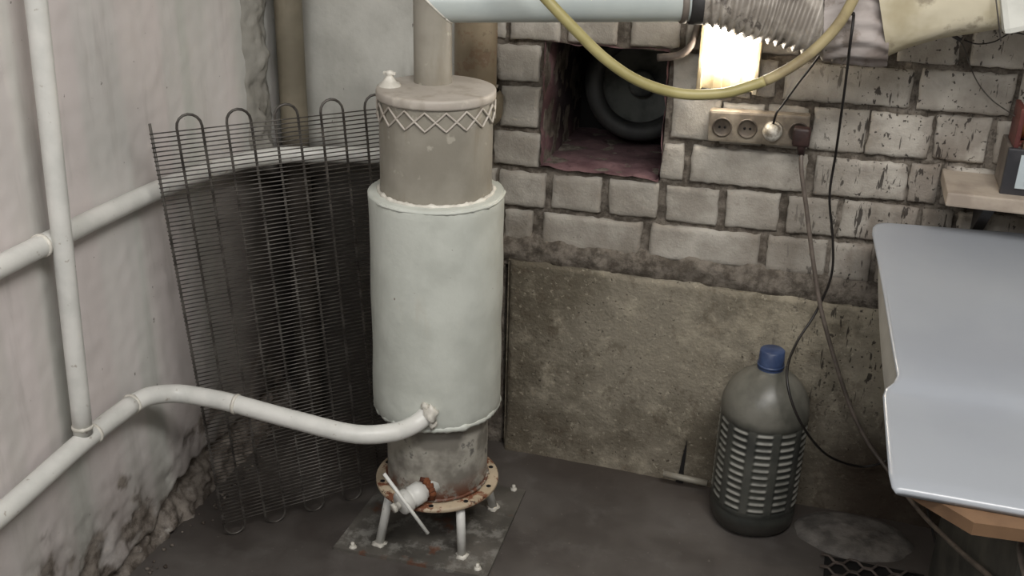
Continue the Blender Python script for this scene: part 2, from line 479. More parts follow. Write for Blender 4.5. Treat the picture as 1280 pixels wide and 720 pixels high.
def blob(c, r, seed=0, amp=0.35, flat=1.0, seg=10):
    vs, fs = [], []
    nr = seg//2+1
    for j in range(nr+1):
        th = PI*j/nr
        for i in range(seg):
            a = 2*PI*i/seg
            d = Vector((math.sin(th)*math.cos(a), math.sin(th)*math.sin(a), math.cos(th)))
            k = 1+amp*noise.noise(d*2.2+Vector((seed*3.1, seed, 0)))
            q = d*r*k; q.z *= flat
            vs.append(Vector(c)+q)
    for j in range(nr):
        for i in range(seg):
            fs.append((j*seg+i, (j+1)*seg+i, (j+1)*seg+(i+1) % seg, j*seg+(i+1) % seg))
    return vs, fs

def fbm(p, oct=4):
    return noise.fractal(p, 1.0, 2.0, oct)

def grid(ax_u, ax_v, u0, u1, v0, v1, du, fn, hole=None):
    nu = max(1, round((u1-u0)/du)); nv = max(1, round((v1-v0)/du))
    vs, fs = [], []
    for j in range(nv+1):
        for i in range(nu+1):
            vs.append(fn(u0+(u1-u0)*i/nu, v0+(v1-v0)*j/nv))
    for j in range(nv):
        for i in range(nu):
            if hole:
                uc = u0+(u1-u0)*(i+.5)/nu; vc = v0+(v1-v0)*(j+.5)/nv
                if hole(uc, vc): continue
            a = j*(nu+1)+i
            fs.append((a, a+1, a+nu+2, a+nu+1))
    return vs, fs

# ------------------------------------------------------------------ room shell
YB = 2.447; XL = -1.36
XR = 1.9; YF = -1.8; ZC = 2.75
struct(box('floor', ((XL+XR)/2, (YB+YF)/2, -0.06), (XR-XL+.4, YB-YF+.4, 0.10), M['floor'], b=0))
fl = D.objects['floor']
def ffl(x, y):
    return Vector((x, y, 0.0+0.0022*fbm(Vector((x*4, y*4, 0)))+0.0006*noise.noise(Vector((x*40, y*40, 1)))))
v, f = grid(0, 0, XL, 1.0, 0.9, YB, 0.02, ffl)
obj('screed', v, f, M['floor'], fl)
struct(box('ceiling', ((XL+XR)/2, (YB+YF)/2, ZC+.05), (XR-XL+.4, YB-YF+.4, 0.1), M['ceil'], b=0))
struct(box('wall_right', (XR+.05, (YB+YF)/2, ZC/2), (0.1, YB-YF+.4, ZC), M['ceil'], b=0))
struct(box('wall_front', ((XL+XR)/2, YF-.05, ZC/2), (XR-XL+.4, 0.1, ZC), M['ceil'], b=0))

# --- brick wall at the back, with a niche cut right through the brickwork
NX0, NX1, NZ0, NZ1 = -0.655, -0.362, 0.806, 1.112
YM = YB+0.0075          # mortar face lies behind the brick faces
def fmort(x, z):
    p = Vector((x*22, z*22, 0))
    d = 0.0085*fbm(p, 5)+0.0045*noise.noise(Vector((x*80, z*80, 4)))
    return Vector((x, YM-d, z))
wb_root = None
v, f = grid(0, 0, -0.86, 1.0, -0.02, 1.50, 0.0085, fmort, hole=lambda x, z: (NX0 < x < NX1 and NZ0 < z < NZ1) or (-.744 < x < -.730 and z < .545))
wall_back = struct(obj('wall_back', v, f, M['mortar']))
# thick masonry around the face
def wbox(name, x0, x1, y0, y1, z0, z1, mat, parent):
    return box(name, ((x0+x1)/2, (y0+y1)/2, (z0+z1)/2), (x1-x0, y1-y0, z1-z0), mat, parent, b=0)
v, f = join(box_geo(((-1.6+NX0)/2, 2.75, ZC/2), (NX0+1.6, 0.56, ZC), 0), box_geo(((2.1+NX1)/2, 2.75, ZC/2), (2.1-NX1, 0.56, ZC), 0),
            box_geo(((NX0+NX1)/2, 2.75, NZ0/2), (NX1-NX0, 0.56, NZ0), 0), box_geo(((NX0+NX1)/2, 2.75, (ZC+NZ1)/2), (NX1-NX0, 0.56, ZC-NZ1), 0))
obj('masonry', v, f, M['mortar'], wall_back, smooth=False)
v, f = grid(0, 0, 1.0, XR, 0, ZC, 0.3, lambda x, z: Vector((x, YM, z))); 
v2, f2 = grid(0, 0, -0.86, 1.0, 1.5, ZC, 0.3, lambda x, z: Vector((x, YM, z)))
obj('upper_render', *join((v, f), (v2, f2)), M['mortar'], wall_back, smooth=False)

def rough_face(fn_pos, nu, nv, amp, freq, nrm):
    pass
# niche lining: painted inner faces, lumpy
nd = 2.447+0.40
def lumpy(name, fn, u0, u1, v0, v1, du, mat, parent):
    v, f = grid(0, 0, u0, u1, v0, v1, du, fn); return obj(name, v, f, mat, parent)
def nz(a, b, s=18): return 0.007*fbm(Vector((a*s, b*s, s)), 4)
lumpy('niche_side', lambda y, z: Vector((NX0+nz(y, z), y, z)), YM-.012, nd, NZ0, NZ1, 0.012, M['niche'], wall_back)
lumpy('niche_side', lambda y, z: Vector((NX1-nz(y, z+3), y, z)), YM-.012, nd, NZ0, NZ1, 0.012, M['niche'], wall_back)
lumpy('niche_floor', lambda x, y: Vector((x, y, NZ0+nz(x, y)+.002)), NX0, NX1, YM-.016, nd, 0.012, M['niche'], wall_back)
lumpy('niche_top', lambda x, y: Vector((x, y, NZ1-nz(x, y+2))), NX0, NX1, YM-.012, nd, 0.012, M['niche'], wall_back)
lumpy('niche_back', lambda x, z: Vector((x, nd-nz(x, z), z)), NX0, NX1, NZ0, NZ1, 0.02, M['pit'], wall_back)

# bricks: every one its own object. zj = bed joints, rising slightly to the right
zj = [0.592, 0.693, 0.795, 0.895, 1.005, 1.105, 1.205, 1.305, 1.405]
def jz(k, x): return zj[k]+0.022*(x+0.7)
def jz_(k, x):
    return jz(k, x)
def brick(x0, x1, k, proud=0.0, ztop=None):
    zc0 = jz(k, (x0+x1)/2)+0.0065+random.uniform(-.001, .002); zc1 = (ztop if ztop else jz(k+1, (x0+x1)/2)-0.0065+random.uniform(-.002, .001))
    tilt = random.uniform(-.006, .006)+0.018
    w = x1-x0; h = zc1-zc0
    nu = max(4, round(w/0.014)); nv = 6
    seed = random.uniform(0, 99)
    yo = YB-0.004-proud+random.uniform(-.0025, .0025); sk = random.uniform(-.02, .02)
    cx = [random.uniform(-.0035, .0035) for _ in range(8)]
    vs, fs = [], []
    def P(u, v, depth):
        x = x0+w*u+(cx[0]*(1-u)*(1-v)+cx[1]*u*(1-v)+cx[2]*(1-u)*v+cx[3]*u*v)
        z = zc0+h*v+(cx[4]*(1-u)*(1-v)+cx[5]*u*(1-v)+cx[6]*(1-u)*v+cx[7]*u*v)*.6+tilt*(u-.5)*w
        # chipped outline
        e = 0.0042*noise.noise(Vector((x*60, z*60, seed)))
        x += e*(1 if u in (0, 1) else .3); z += e*(1 if v in (0, 1) else .3)
        y = yo+sk*(u-.5)*w*.6+depth+0.0016*noise.noise(Vector((x*40, z*40, seed)))+(.004*max(0, noise.noise(Vector((x*55, z*55, seed+9)))) if depth > 0 else 0)
        return Vector((x, y, z))
    us = [0, .0]+[i/nu for i in range(1, nu)]+[1.0, 1.0]
    us = [0]+[0.03]+[i/nu for i in range(1, nu)]+[.97, 1]
    vv = [0, .06]+[i/nv for i in range(1, nv)]+[.94, 1]
    nu2, nv2 = len(us), len(vv)
    for b in vv:
        for a in us:
            edge = (a in (0, 1)) or (b in (0, 1))
            corner = (a in (0, 1)) and (b in (0, 1))
            vs.append(P(a, b, 0.0065 if corner else 0.0035 if edge else 0.0))
    for j in range(nv2-1):
        for i in range(nu2-1):
            a = j*nu2+i; fs.append((a, a+1, a+nu2+1, a+nu2))
    # side skirt back into the mortar
    ring = [i for i in range(nu2)]+[j*nu2+nu2-1 for j in range(1, nv2)]+[(nv2-1)*nu2+i for i in range(nu2-2, -1, -1)]+[j*nu2 for j in range(nv2-2, 0, -1)]
    base = len(vs)
    for i in ring: vs.append(vs[i]+Vector((0, 0.028, 0)))
    n = len(ring)
    for i in range(n):
        fs.append((ring[i], base+i, base+(i+1) % n, ring[(i+1) % n]))
    obj('brick', vs, fs, M['brick'], wall_back)
rows = {
 0: [(-.86, -.752), (-.745, -.669), (-.644, -.393), (-.374, -.108), (-.092, .045), (.057, .145), (.158, .40), (.412, .66)],
 1: [(-.86, -.770), (-.757, -.643), (-.621, -.498), (-.480, -.361), (-.340, -.217), (-.198, -.074), (-.058, .053), (.064, .228), (.236, .300), (.312, .55), (.56, .8)],
 2: [(-.86, -.79), (-.778, -.660), (-.357, -.308), (-.287, -.027), (-.006, .191), (.198, .258), (.268, .50), (.512, .76)],
 3: [(-.86, -.77), (-.757, -.664), (-.341, -.236), (-.226, -.135), (-.125, -.036), (-.026, .088), (.096, .222), (.233, .342), (.356, .60), (.61, .85)],
 4: [(-.86, -.78), (-.771, -.664), (-.352, -.270), (-.258, -.172), (-.162, -.116), (-.102, .170), (.185, .375), (.385, .63), (.64, .88)],
 5: [(-.86, -.75), (-.739, -.622), (-.600, -.482), (-.453, -.343), (-.328, -.21), (-.198, -.08), (-.07, .110), (.124, .252), (.270, .51), (.52, .77)],
 6: [(-.86, -.62), (-.605, -.355), (-.34, -.09), (-.075, .175), (.19, .44), (.452, .70)],
 7: [(-.80, -.69), (-.675, -.56), (-.545, -.43), (-.415, -.3), (-.285, -.17), (-.155, -.04), (-.025, .09), (.105, .22), (.235, .35), (.365, .48)],
}
for k, l in rows.items():
    for a, b in l: brick(a, b, k, proud=0.003 if k in (4, 5) and a > .1 else 0)

# whitewashed plaster on the left part of the back wall
def fpl(x, z):
    d = 0.006*fbm(Vector((x*5, z*5, 2)), 4)+0.0015*noise.noise(Vector((x*40, z*40, 2)))
    return Vector((x, YB-0.006-d, z))
v, f = grid(0, 0, XL-.02, -0.81, -0.01, ZC, 0.02, fpl)
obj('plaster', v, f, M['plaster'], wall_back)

# ragged mortar bed between the lowest brick course and the slab
def frag(x, z):
    t = (z-0.545)/(0.075)
    edge = 0.012*fbm(Vector((x*14, 3, 0)), 4)
    prof = max(0, math.sin(PI*min(max(t, 0), 1)))**0.5
    d = -0.004+prof*(0.018+0.010*fbm(Vector((x*24, z*24, 8)), 5))
    zz = z+(edge+0.012*(x+.7)*0)*t
    return Vector((x, YB-d, zz))
v, f = grid(0, 0, -0.745, 1.0, 0.535, 0.622, 0.006, frag)
obj('mortar_bed', v, f, M['mortar'], wall_back)
# slab
def fslab(x, z):
    ex = min(x+0.728, 1.0); ez = 0.560+0.006*fbm(Vector((x*9, 0, 5)), 3)-z
    e = min(ex, ez); r = 0.02*max(0, 1-e/0.012)**2 if e < 0.012 else 0
    bul = 0.004*fbm(Vector((x*6, z*6, 3)), 4)+0.0012*noise.noise(Vector((x*60, z*60, 2)))
    return Vector((x, YB-0.018-bul+r+ -0.012*max(0, (0.12-z)/0.12)**2, z))
v, f = grid(0, 0, -0.728, 1.0, -0.01, 0.560, 0.009, fslab)
sl = obj('concrete_slab', v, f, M['slab'], wall_back)
v, f = join(box_geo((-0.7265, YB+.015, .27), (0.003, 0.05, .555), 0), box_geo((.135, YB+.015, .553), (1.725, 0.05, .003), 0))
obj('slab_edge', v, f, M['slab'], wall_back, smooth=False)
# dark crack at the foot of the slab
crk = [(-.246, 0.002), (-.240, .03), (-.236, .075), (-.229, .125), (-.228, .075), (-.229, .03), (-.226, .002)]
vs = [Vector((a, YB-.0235-(.012*max(0,(0.12-z)/.12)**2), z)) for a, z in crk]
obj('crack', *hex_prism([p+Vector((0, .02, 0)) for p in vs], [p-Vector((0, .003, 0)) for p in vs]), M['pit'], wall_back, smooth=False)

# --- left wall: lumpy paint on plaster that ends in a ragged edge above crumbling concrete
def edge_z(y):
    base = 0.03+0.10*max(0, min(1, (y-1.60)/0.28))
    return base+0.030*fbm(Vector((y*9, 7, 0)), 5)
def flw(y, z):
    d = 0.007*fbm(Vector((y*2.2, z*0.9, 5)), 2)+0.0016*noise.noise(Vector((y*30, z*30, 1)))
    # wide shallow folds of an older repair
    d += 0.003*math.sin(y*11+0.6*math.sin(z*2))
    rough = max(0, 1-z/0.30)
    d += rough*0.011*fbm(Vector((y*24, z*24, 3)), 6)
    e = edge_z(y)
    if z < e:
        t = min(1, (e-z)/0.008)
        d -= 0.030*t
        d += t*0.022*fbm(Vector((y*20, z*20, 9)), 5)
        d += t*0.028*max(0, 1-z/max(e, .01))
    return Vector((XL+d, y, z))
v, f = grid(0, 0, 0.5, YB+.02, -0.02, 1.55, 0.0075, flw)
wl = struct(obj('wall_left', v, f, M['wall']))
# rough concrete gets its own look below the ragged edge
me = wl.data; off = wl.location
ba = me.attributes.new('bare', 'FLOAT', 'POINT')
def bare(p):
    a = 1.0 if p.z < edge_z(p.y) else 0.0
    b = (0.22-p.z)*6+fbm(Vector((p.y*11, p.z*11, 4)), 5)*1.6-.45
    return max(a, min(1, max(0, b*3)))
ba.data.foreach_set('value', [bare(q.co+off) for q in me.vertices])
box('wall_core', (XL-.09, (YB+YF)/2, ZC/2), (0.1, YB-YF+.4, ZC), M['wall'], wl, b=0)
v, f = join(grid(0, 0, 0.5, YB+.02, 1.55, ZC, 0.2, lambda y, z: Vector((XL, y, z))), grid(0, 0, YF, 0.5, 0, ZC, 0.3, lambda y, z: Vector((XL, y, z))))
obj('upper_paint', v, f, M['wall'], wl)
# ragged strip of mortar in the corner
def fst(y, z):
    t = (y-2.275)/(0.115); e = math.sin(PI*min(max(t, 0), 1))**.6
    d = e*(0.026+0.020*fbm(Vector((y*26, z*13, 8)), 5))-.004
    return Vector((XL+d, y+0.012*fbm(Vector((2, z*9, 8)), 3), z))
v, f = grid(0, 0, 2.275, 2.39, 0.80, 1.7, 0.006, fst)
obj('mortar_strip', v, f, M['plaster'], wl)

# crumbs of broken plaster lying along the wall foot
ru = []
for i in range(60):
    y = random.uniform(1.5, 2.25); x = XL+0.01+abs(random.gauss(0, .022))
    ru.append(blob((x+.01, y, 0.003), random.uniform(.002, .006), i, .5, .7, 7))
o = obj('plaster_crumbs', *join(*ru), M['rubble']); o['kind'] = 'stuff'
tag(o, 'loose grey plaster crumbs lying along the foot of the left wall', 'rubble')

# ------------------------------------------------------------------ stove
SX, SY = -0.766, 2.02
st = thing('stove', 'tall cylindrical metal stove with white middle drum and beige upper drum on four legs', 'stove', (SX, SY, 0.008))
def wavy(prof_fn): pass
def drum(name, z0, z1, r, mat, b=0.004, seg=72, dent=0.0015, nz_=26):
    prof = [(0, z0), (r-b, z0), (r-b*.3, z0+b*.3)]+[(r, z0+b+(z1-z0-2*b)*i/nz_) for i in range(nz_+1)]+[(r-b*.3, z1-b*.3), (r-b, z1), (0, z1)]
    v, f = lathe((SX, SY, 0), prof, seg)
    c = Vector((SX, SY, 0))
    vs = []
    for p in v:
        q = p-c; rr = math.hypot(q.x, q.y)
        if rr > r*.8:
            k = 1+dent/r*fbm(Vector((q.x*9, q.y*9, q.z*6)), 3)*1.2
            q.x *= k; q.y *= k
        vs.append(c+q)
    return obj(name, vs, f, mat, st)
drum('lower_drum', 0.150, 0.375, 0.1165, M['lower'])
drum('middle_drum', 0.356, 0.866, 0.144, M['white'], b=0.006, dent=0.003)
drum('upper_drum', 0.860, 1.066, 0.1175, M['tan'])
drum('lid', 1.062, 1.083, 0.1235, M['tan_top'], b=0.005, nz_=2)
def weld(name, z, r, th, mat, seed, amp=.5, squash=1):
    pts = []
    n = 130
    vs, fs = [], []
    sg = 7
    for i in range(n):
        a = 2*PI*i/n
        rad = th*(0.75+amp*abs(noise.noise(Vector((math.cos(a)*9, math.sin(a)*9, seed))))*2)
        rr = r+0.002*noise.noise(Vector((math.cos(a)*5, math.sin(a)*5, seed+4)))
        for k in range(sg):
            t = 2*PI*k/sg
            vs.append(Vector((SX+(rr+rad*math.cos(t))*math.cos(a), SY+(rr+rad*math.cos(t))*math.sin(a), z+rad*math.sin(t)*squash+.002*noise.noise(Vector((a*6, seed, 0))))))
    for i in range(n):
        for k in range(sg):
            fs.append((i*sg+k, ((i+1) % n)*sg+k, ((i+1) % n)*sg+(k+1) % sg, i*sg+(k+1) % sg))
    return obj(name, vs, fs, mat, st)
weld('weld_bead', 0.866, 0.120, 0.005, M['weld'], 1)
weld('weld_bead', 0.860, 0.1425, 0.0035, M['white'], 3)
weld('weld_bead', 0.360, 0.1405, 0.005, M['white'], 2, .6, 1.4)
weld('weld_bead', 0.163, 0.118, 0.004, M['lower'], 5)
# diamond lattice trim below the lid
def trim_band():
    gs = []
    N = 9; z0, z1 = 1.019, 1.060; R = 0.1205
    for s in (0, 1):
        pts = []
        for i in range(N*2*8+1):
            t = i/8; a = 2*PI*(t/(N*2))
            ph = (t+s) % 2; tri = ph if ph <= 1 else 2-ph
            tri = 0.04+.92*tri
            pts.append(Vector((SX+R*math.cos(a), SY+R*math.sin(a), z0+(z1-z0)*tri)))
        gs.append(tube(pts, 0.0023, 6, raw=True))
    return join(*gs)
obj('lattice_trim', *trim_band(), M['tan_top'], st)
# flange with bolt holes
prof = [(0.10, .145), (.1425, .145), (.145, .1475), (.145, .1535), (.1425, .156), (.10, .156)]
fo = obj('flange', *lathe((SX, SY, 0), prof, 72), M['flange'], st)
for i in range(10):
    a = -PI/2+0.25+2*PI*i/10
    obj('bolt_hole', *lathe((SX+.131*math.cos(a), SY+.131*math.sin(a), 0.1535), [(0, 0), (.0058, 0), (.0058, .0029), (0, .0029)], 14), M['pit'], fo)
feet = [(-.873, 1.905), (-.668, 1.925), (-.658, 2.136), (-.864, 2.118)]
for i, (x, y) in enumerate(feet):
    d = Vector((x-SX, y-SY, 0)).normalized()
    top = Vector((SX, SY, 0.147))+d*0.122
    ft = Vector((x, y, 0.009))-d*0.004
    lg = obj('leg', *tube([top, ft], 0.0105, 14, raw=True), M['pipe'], st)
    obj('foot_weld', *join(blob(ft+Vector((0, 0, .001)), .016, i, .5, .45, 12)), M['weld'], lg)
# valve on the lower drum
v0 = Vector((-0.742, 1.915, 0.196)); v1 = Vector((-0.790, 1.844, 0.179)); vd = (v1-v0).normalized(); vl = (v1-v0).length
val = obj('valve', *lathe(v0, [(0, -.01), (.021, -.01), (.021, vl*.30), (.0255, vl*.32), (.0255, vl*.62), (.022, vl*.64), (.022, vl*.70), (.027, vl*.72), (.027, vl*.96), (.024, vl), (0, vl)], 28, vd), M['pipe'], st)
obj('valve_stem', *lathe(v1-vd*.002, [(.009, 0), (.009, .012), (.012, .013), (.012, .020), (0, .020)], 6, vd), M['weld'], val)
h0 = at(480, 592, Y=1.815); h1 = at(535, 667, Y=1.815)
obj('valve_handle', *tube([h0, h0.lerp(h1, .5), h1], 0.0042, 10, raw=True), M['pipe'], val)
gs = []
for i in range(16):
    a = 2*PI*i/16; u = vd.orthogonal().normalized(); w_ = vd.cross(u)
    gs.append(blob(v0+vd*.012+(u*math.cos(a)+w_*math.sin(a))*.022, .009, i, .6, 1, 7))
obj('rust_collar', *join(*gs), M['rust'], val)
# spigot on the lid
sp = Vector((-0.856, 1.992, 1.082))
v, f = join(lathe(sp, [(.024, 0), (.022, .004), (.016, .008), (.012, .014), (.008, .019), (.007, .024), (.009, .026), (.007, .031), (0, .033)], 16),
            box_geo(sp+Vector((0, 0, .027)), (.026, .007, .006), .001), blob(sp+Vector((.012, .004, .004)), .009, 3, .6, .6, 8), blob(sp+Vector((-.012, -.006, .004)), .007, 5, .6, .6, 8))
obj('spigot', v, f, M['weld'], st)
obj('inlet_weld', *join(blob(at(538, 517, Y=1.874), .016, 2, .6, 1.2, 12), blob(at(531, 508, Y=1.875), .010, 7, .6, 1, 9), blob(at(541, 529, Y=1.876), .009, 9, .6, 1.6, 9)), M['weld'], st)

# flue: vertical beige pipe mitred into the white duct
FX, FY, FR = -0.789, 2.062, 0.0395
FZ = 1.243
E2 = Vector((-0.270, 2.235, 1.257))
fd = (E2-Vector((FX, FY, FZ))).normalized()
mn = (Vector((0, 0, 1))+fd).normalized()      # mitre plane normal (through the elbow centre)
def mitre(c, axis, start, other):
    """pipe from start along axis up to the mitre plane"""
    u = axis.orthogonal().normalized(); v_ = axis.cross(u)
    vs, fs = [], []
    seg = 40
    for i in range(seg):
        a = 2*PI*i/seg; p = start+(u*math.cos(a)+v_*math.sin(a))*FR
        t = mn.dot(c-p)/mn.dot(axis)
        vs += [p, p+axis*t*.5, p+axis*t]
    for i in range(seg):
        j = (i+1) % seg
        for k in range(2): fs.append((i*3+k, j*3+k, j*3+k+1, i*3+k+1))
    return vs, fs, vs[2::3]
c0 = Vector((FX, FY, FZ))
vs, fs, ring1 = mitre(c0, Vector((0, 0, 1)), Vector((FX, FY, 1.082)), None)
obj('flue_pipe', vs, fs, M['tan'], st)
vs, fs, ring2 = mitre(c0, -fd, E2, None)
du = thing('exhaust_duct', 'smooth white exhaust duct running right from the top of the stove', 'duct', E2)
obj('duct_tube', vs, fs, M['duct'], du)
obj('mitre_seam', *tube([p for p in ring2]+[ring2[0]], 0.0022, 6, raw=True), M['weld'], du)
v, f = lathe(E2-fd*.03, [(FR+.001, 0), (FR+.006, .002), (FR+.006, .045), (FR+.001, .05)], 40, fd)
obj('clamp_collar', v, f, M['dark'], du)
obj('duct_ring', *lathe(E2-fd*.048, [(FR+.0005, 0), (FR+.004, .002), (FR+.004, .012), (FR+.0005, .014)], 40, fd), M['grey'], du)

# corrugated flexible duct
fx_pts = [E2+fd*.0, E2+Vector((.06, .006, .0)), Vector((-.13, 2.262, 1.243)), Vector((-.04, 2.268, 1.222)), Vector((.03, 2.268, 1.212))]
path = smooth_path(fx_pts, 12)
dense = []
for i in range(len(path)-1):
    for s in range(4): dense.append(path[i].lerp(path[i+1], s/4))
dense.append(path[-1])
L = [0]
for i in range(1, len(dense)): L.append(L[-1]+(dense[i]-dense[i-1]).length)
tot = L[-1]
def rfx(t):
    i = min(len(L)-1, int(round(t*(len(L)-1)))); s = L[i]
    base = 0.043+0.019*min(1, s/0.10)
    return base+0.0040*math.sin(2*PI*s/0.0185)*min(1, s/0.02)+0.002*noise.noise(Vector((s*30, 0, 0)))
v, f = tube(dense, 0, 40, raw=True, rf=rfx)
v = [p+Vector((0, 0, 1))*0.003*fbm(Vector((p.x*18, p.y*18, p.z*18)), 3) for p in v]
tag(obj('flexible_duct', v, f, M['flex']), 'dirty corrugated flexible metal duct joined to the smooth white duct', 'duct')

# grimy foil wrap gathered around the joint, flaring downwards
def wrap():
    ax0 = Vector((-.028, 2.262, 1.222)); ax1 = Vector((.092, 2.262, 1.236)); n = 22; seg = 56; vs, fs = [], []
    a = (ax1-ax0).normalized(); u = Vector((0, 0, 1)); u = (u-a*u.dot(a)).normalized(); w_ = a.cross(u)
    for j in range(n+1):
        t = j/n; c = ax0.lerp(ax1, t)
        for i in range(seg):
            th = 2*PI*i/seg
            r = 0.066+0.005*math.sin(PI*t)+0.0045*math.sin(th*13+3*math.sin(t*3))+0.006*fbm(Vector((math.cos(th)*2.2, math.sin(th)*2.2, t*1.2)), 3)
            if math.cos(th) < -0.2: r += 0.010*t
            vs.append(c+(u*math.cos(th)+w_*math.sin(th))*r)
    for j in range(n):
        for i in range(seg): fs.append((j*seg+i, j*seg+(i+1) % seg, (j+1)*seg+(i+1) % seg, (j+1)*seg+i))
    return vs, fs
wr = tag(obj('duct_wrap', *wrap(), M['wrap']), 'creased grey foil wrap tied around the joint between flexible duct and canvas sleeve', 'wrap')

# canvas sleeve rising to the fan
def sleeve():
    c0_ = Vector((.075, 2.262, 1.256)); c1_ = Vector((.318, 2.262, 1.330)); n = 18; seg = 48; vs, fs = [], []
    a = (c1_-c0_).normalized(); u = Vector((0, 0, 1)); u = (u-a*u.dot(a)).normalized(); w_ = a.cross(u)
    for j in range(n+1):
        t = j/n; c = c0_.lerp(c1_, t)
        for i in range(seg):
            th = 2*PI*i/seg
            # rounded square section
            k = (abs(math.cos(th))**3+abs(math.sin(th))**3)**(-1/3)
            r = (0.088-0.010*t)*k*(1-.12*math.sin(PI*min(t*1.2, 1)))+0.004*fbm(Vector((math.cos(th)*2, math.sin(th)*2, t*2.5)), 3)
            vs.append(c+(u*math.cos(th)*.95+w_*math.sin(th)*.9)*r)
    for j in range(n):
        for i in range(seg): fs.append((j*seg+i, j*seg+(i+1) % seg, (j+1)*seg+(i+1) % seg, (j+1)*seg+i))
    return vs, fs, c1_, a
vs, fs, c1_, a_ = sleeve()
cs = thing('canvas_sleeve', 'stained beige canvas sleeve with a white card cuff leading to the dark fan', 'sleeve', (.2, 2.262, 1.29))
obj('sleeve', vs, fs, M['cloth'], cs)
R = Matrix.Rotation(-math.atan2(a_.z, a_.x), 3, 'Y')
cuff = box_geo(c1_-a_*.022, (.056, .158, .160), .012, R)
obj('cuff', *cuff, M['paper'], cs, smooth=False)
obj('tie_wire', *tube([c1_-a_*.056+R @ Vector((0, -.083, z)) for z in (-.087, -.03, .03, .087)], .0014, 6), M['wire'], cs)
fan = thing('extractor_fan', 'dark blue fan housing at the end of the canvas sleeve, fixed to the brick wall', 'fan', (.40, YB, 1.33))
box('housing', c1_+a_*.085+Vector((0, 0, 0.008)), (.15, .20, .20), M['navy'], fan, .012, R)
obj('motor', *lathe(c1_+a_*.155, [(0, 0), (.07, 0), (.075, .01), (.075, .08), (.05, .10), (0, .10)], 28, a_), M['navy'], fan)
box('wall_bracket', c1_+a_*.10+Vector((0, .130, -.02)), (.04, .12, .02), M['dark'], fan, .002)

# ------------------------------------------------------------------ pipes
bp = thing('chimney_pipe', 'ochre vertical chimney pipe standing behind the stove lid', 'pipe', (-.790, 2.378, .93))
obj('riser', *lathe((-.803, 2.378, 0), [(.050, .985), (.050, ZC)], 36), M['ochre'], bp)
obj('elbow', *lathe((-.798, 2.385, 0), [(0, .905), (.030, .908), (.052, .922), (.060, .942), (.060, .985), (.050, .997)], 36), M['dull'], bp)
cp = obj('corner_pipe', *lathe((-1.288, 2.385, 0), [(.034, 0.0), (.034, ZC)], 28), M['cpipe'])
tag(cp, 'thick olive-beige vertical pipe in the room corner behind the wire grid', 'pipe')

PR = 0.0205
lp = thing('lower_heating_pipe', 'white heating pipe bending from the left wall into the foot of the stove drum', 'pipe', (-1.31, 1.5, .43))
pts = [(-1.31, 0.5, .400), (-1.31, 1.0, .415), (-1.31, 1.259, .424), (-1.31, 1.49, .441), (-1.31, 1.64, .444)]
a1 = [Vector(p) for p in pts]
bend = [at(165, 505, X=-1.31), at(188, 495, X=-1.293), at(222, 492, Z=.428), at(258, 497, Z=.424), at(295, 505, Z=.420), at(365, 524, Z=.404), at(440, 542, Z=.390), at(488, 541, Z=.384), at(517, 531, Z=.385), at(536, 516, Y=1.885)]
obj('wall_run', *tube(a1[:-1]+[bend[0]], PR, 20, 8), M['pipe'], lp)
obj('bent_run', *tube(bend, PR*.98, 20, 10), M['pipe'], lp)
def ring_at(p, d, r, mat, par, seed=0, th=.0035, name='pipe_weld'):
    d = Vector(d).normalized(); u = d.orthogonal().normalized(); w_ = d.cross(u); vs, fs = [], []
    n = 26; sg = 6
    for i in range(n):
        a = 2*PI*i/n; o_ = u*math.cos(a)+w_*math.sin(a)
        t_ = th*(.8+.9*abs(noise.noise(Vector((math.cos(a)*3, math.sin(a)*3, seed)))))
        for k in range(sg):
            b = 2*PI*k/sg
            vs.append(Vector(p)+o_*(r+t_*math.cos(b)*.7)+d*t_*math.sin(b)*1.3)
    for i in range(n):
        for k in range(sg): fs.append((i*sg+k, ((i+1) % n)*sg+k, ((i+1) % n)*sg+(k+1) % sg, i*sg+(k+1) % sg))
    return obj(name, vs, fs, mat, par)
ring_at(bend[0], (0, 1, 0), PR, M['weld'], lp, 1)
ring_at(bend[4], bend[5]-bend[3], PR, M['weld'], lp, 2)
ring_at(a1[3]+Vector((0, .035, 0)), (0, 1, 0), PR, M['weld'], lp, 3)

vp = thing('vertical_heating_pipe', 'white vertical pipe rising along the left wall from the lower heating pipe', 'pipe', (-1.31, 1.49, .44))
vb = at(105, 550, X=-1.31); vt = at(45, 0, X=-1.30)
d = (vt-vb).normalized()
obj('riser', *tube([vb+d*.015, vb.lerp(vt, .5), vt, vb+d*2.2], .0185, 20, 6), M['pipe'], vp)
ring_at(vb+d*.030, d, .0185, M['weld'], vp, 4)

up = thing('upper_heating_pipe', 'white heating pipe at mid height following the left wall around the corner', 'pipe', (-1.335, 1.6, .85))
upl = [Vector((-1.332, .5, .852)), Vector((-1.332, 1.2, .852)), Vector((-1.332, 1.5, .852)), Vector((-1.332, 1.66, .852)), Vector((-1.330, 1.9, .846)), Vector((-1.318, 2.10, .832)), Vector((-1.27, 2.24, .822)), Vector((-1.18, 2.315, .815)), Vector((-1.08, 2.36, .812)), Vector((-.95, 2.39, .812)), Vector((-.80, 2.395, .812)) ]
obj('wall_run', *tube(upl, PR*.98, 20, 8), M['pipe'], up)
ring_at(Vector((-1.332, 1.49, .852)), (0, 1, 0), PR, M['weld'], up, 6)

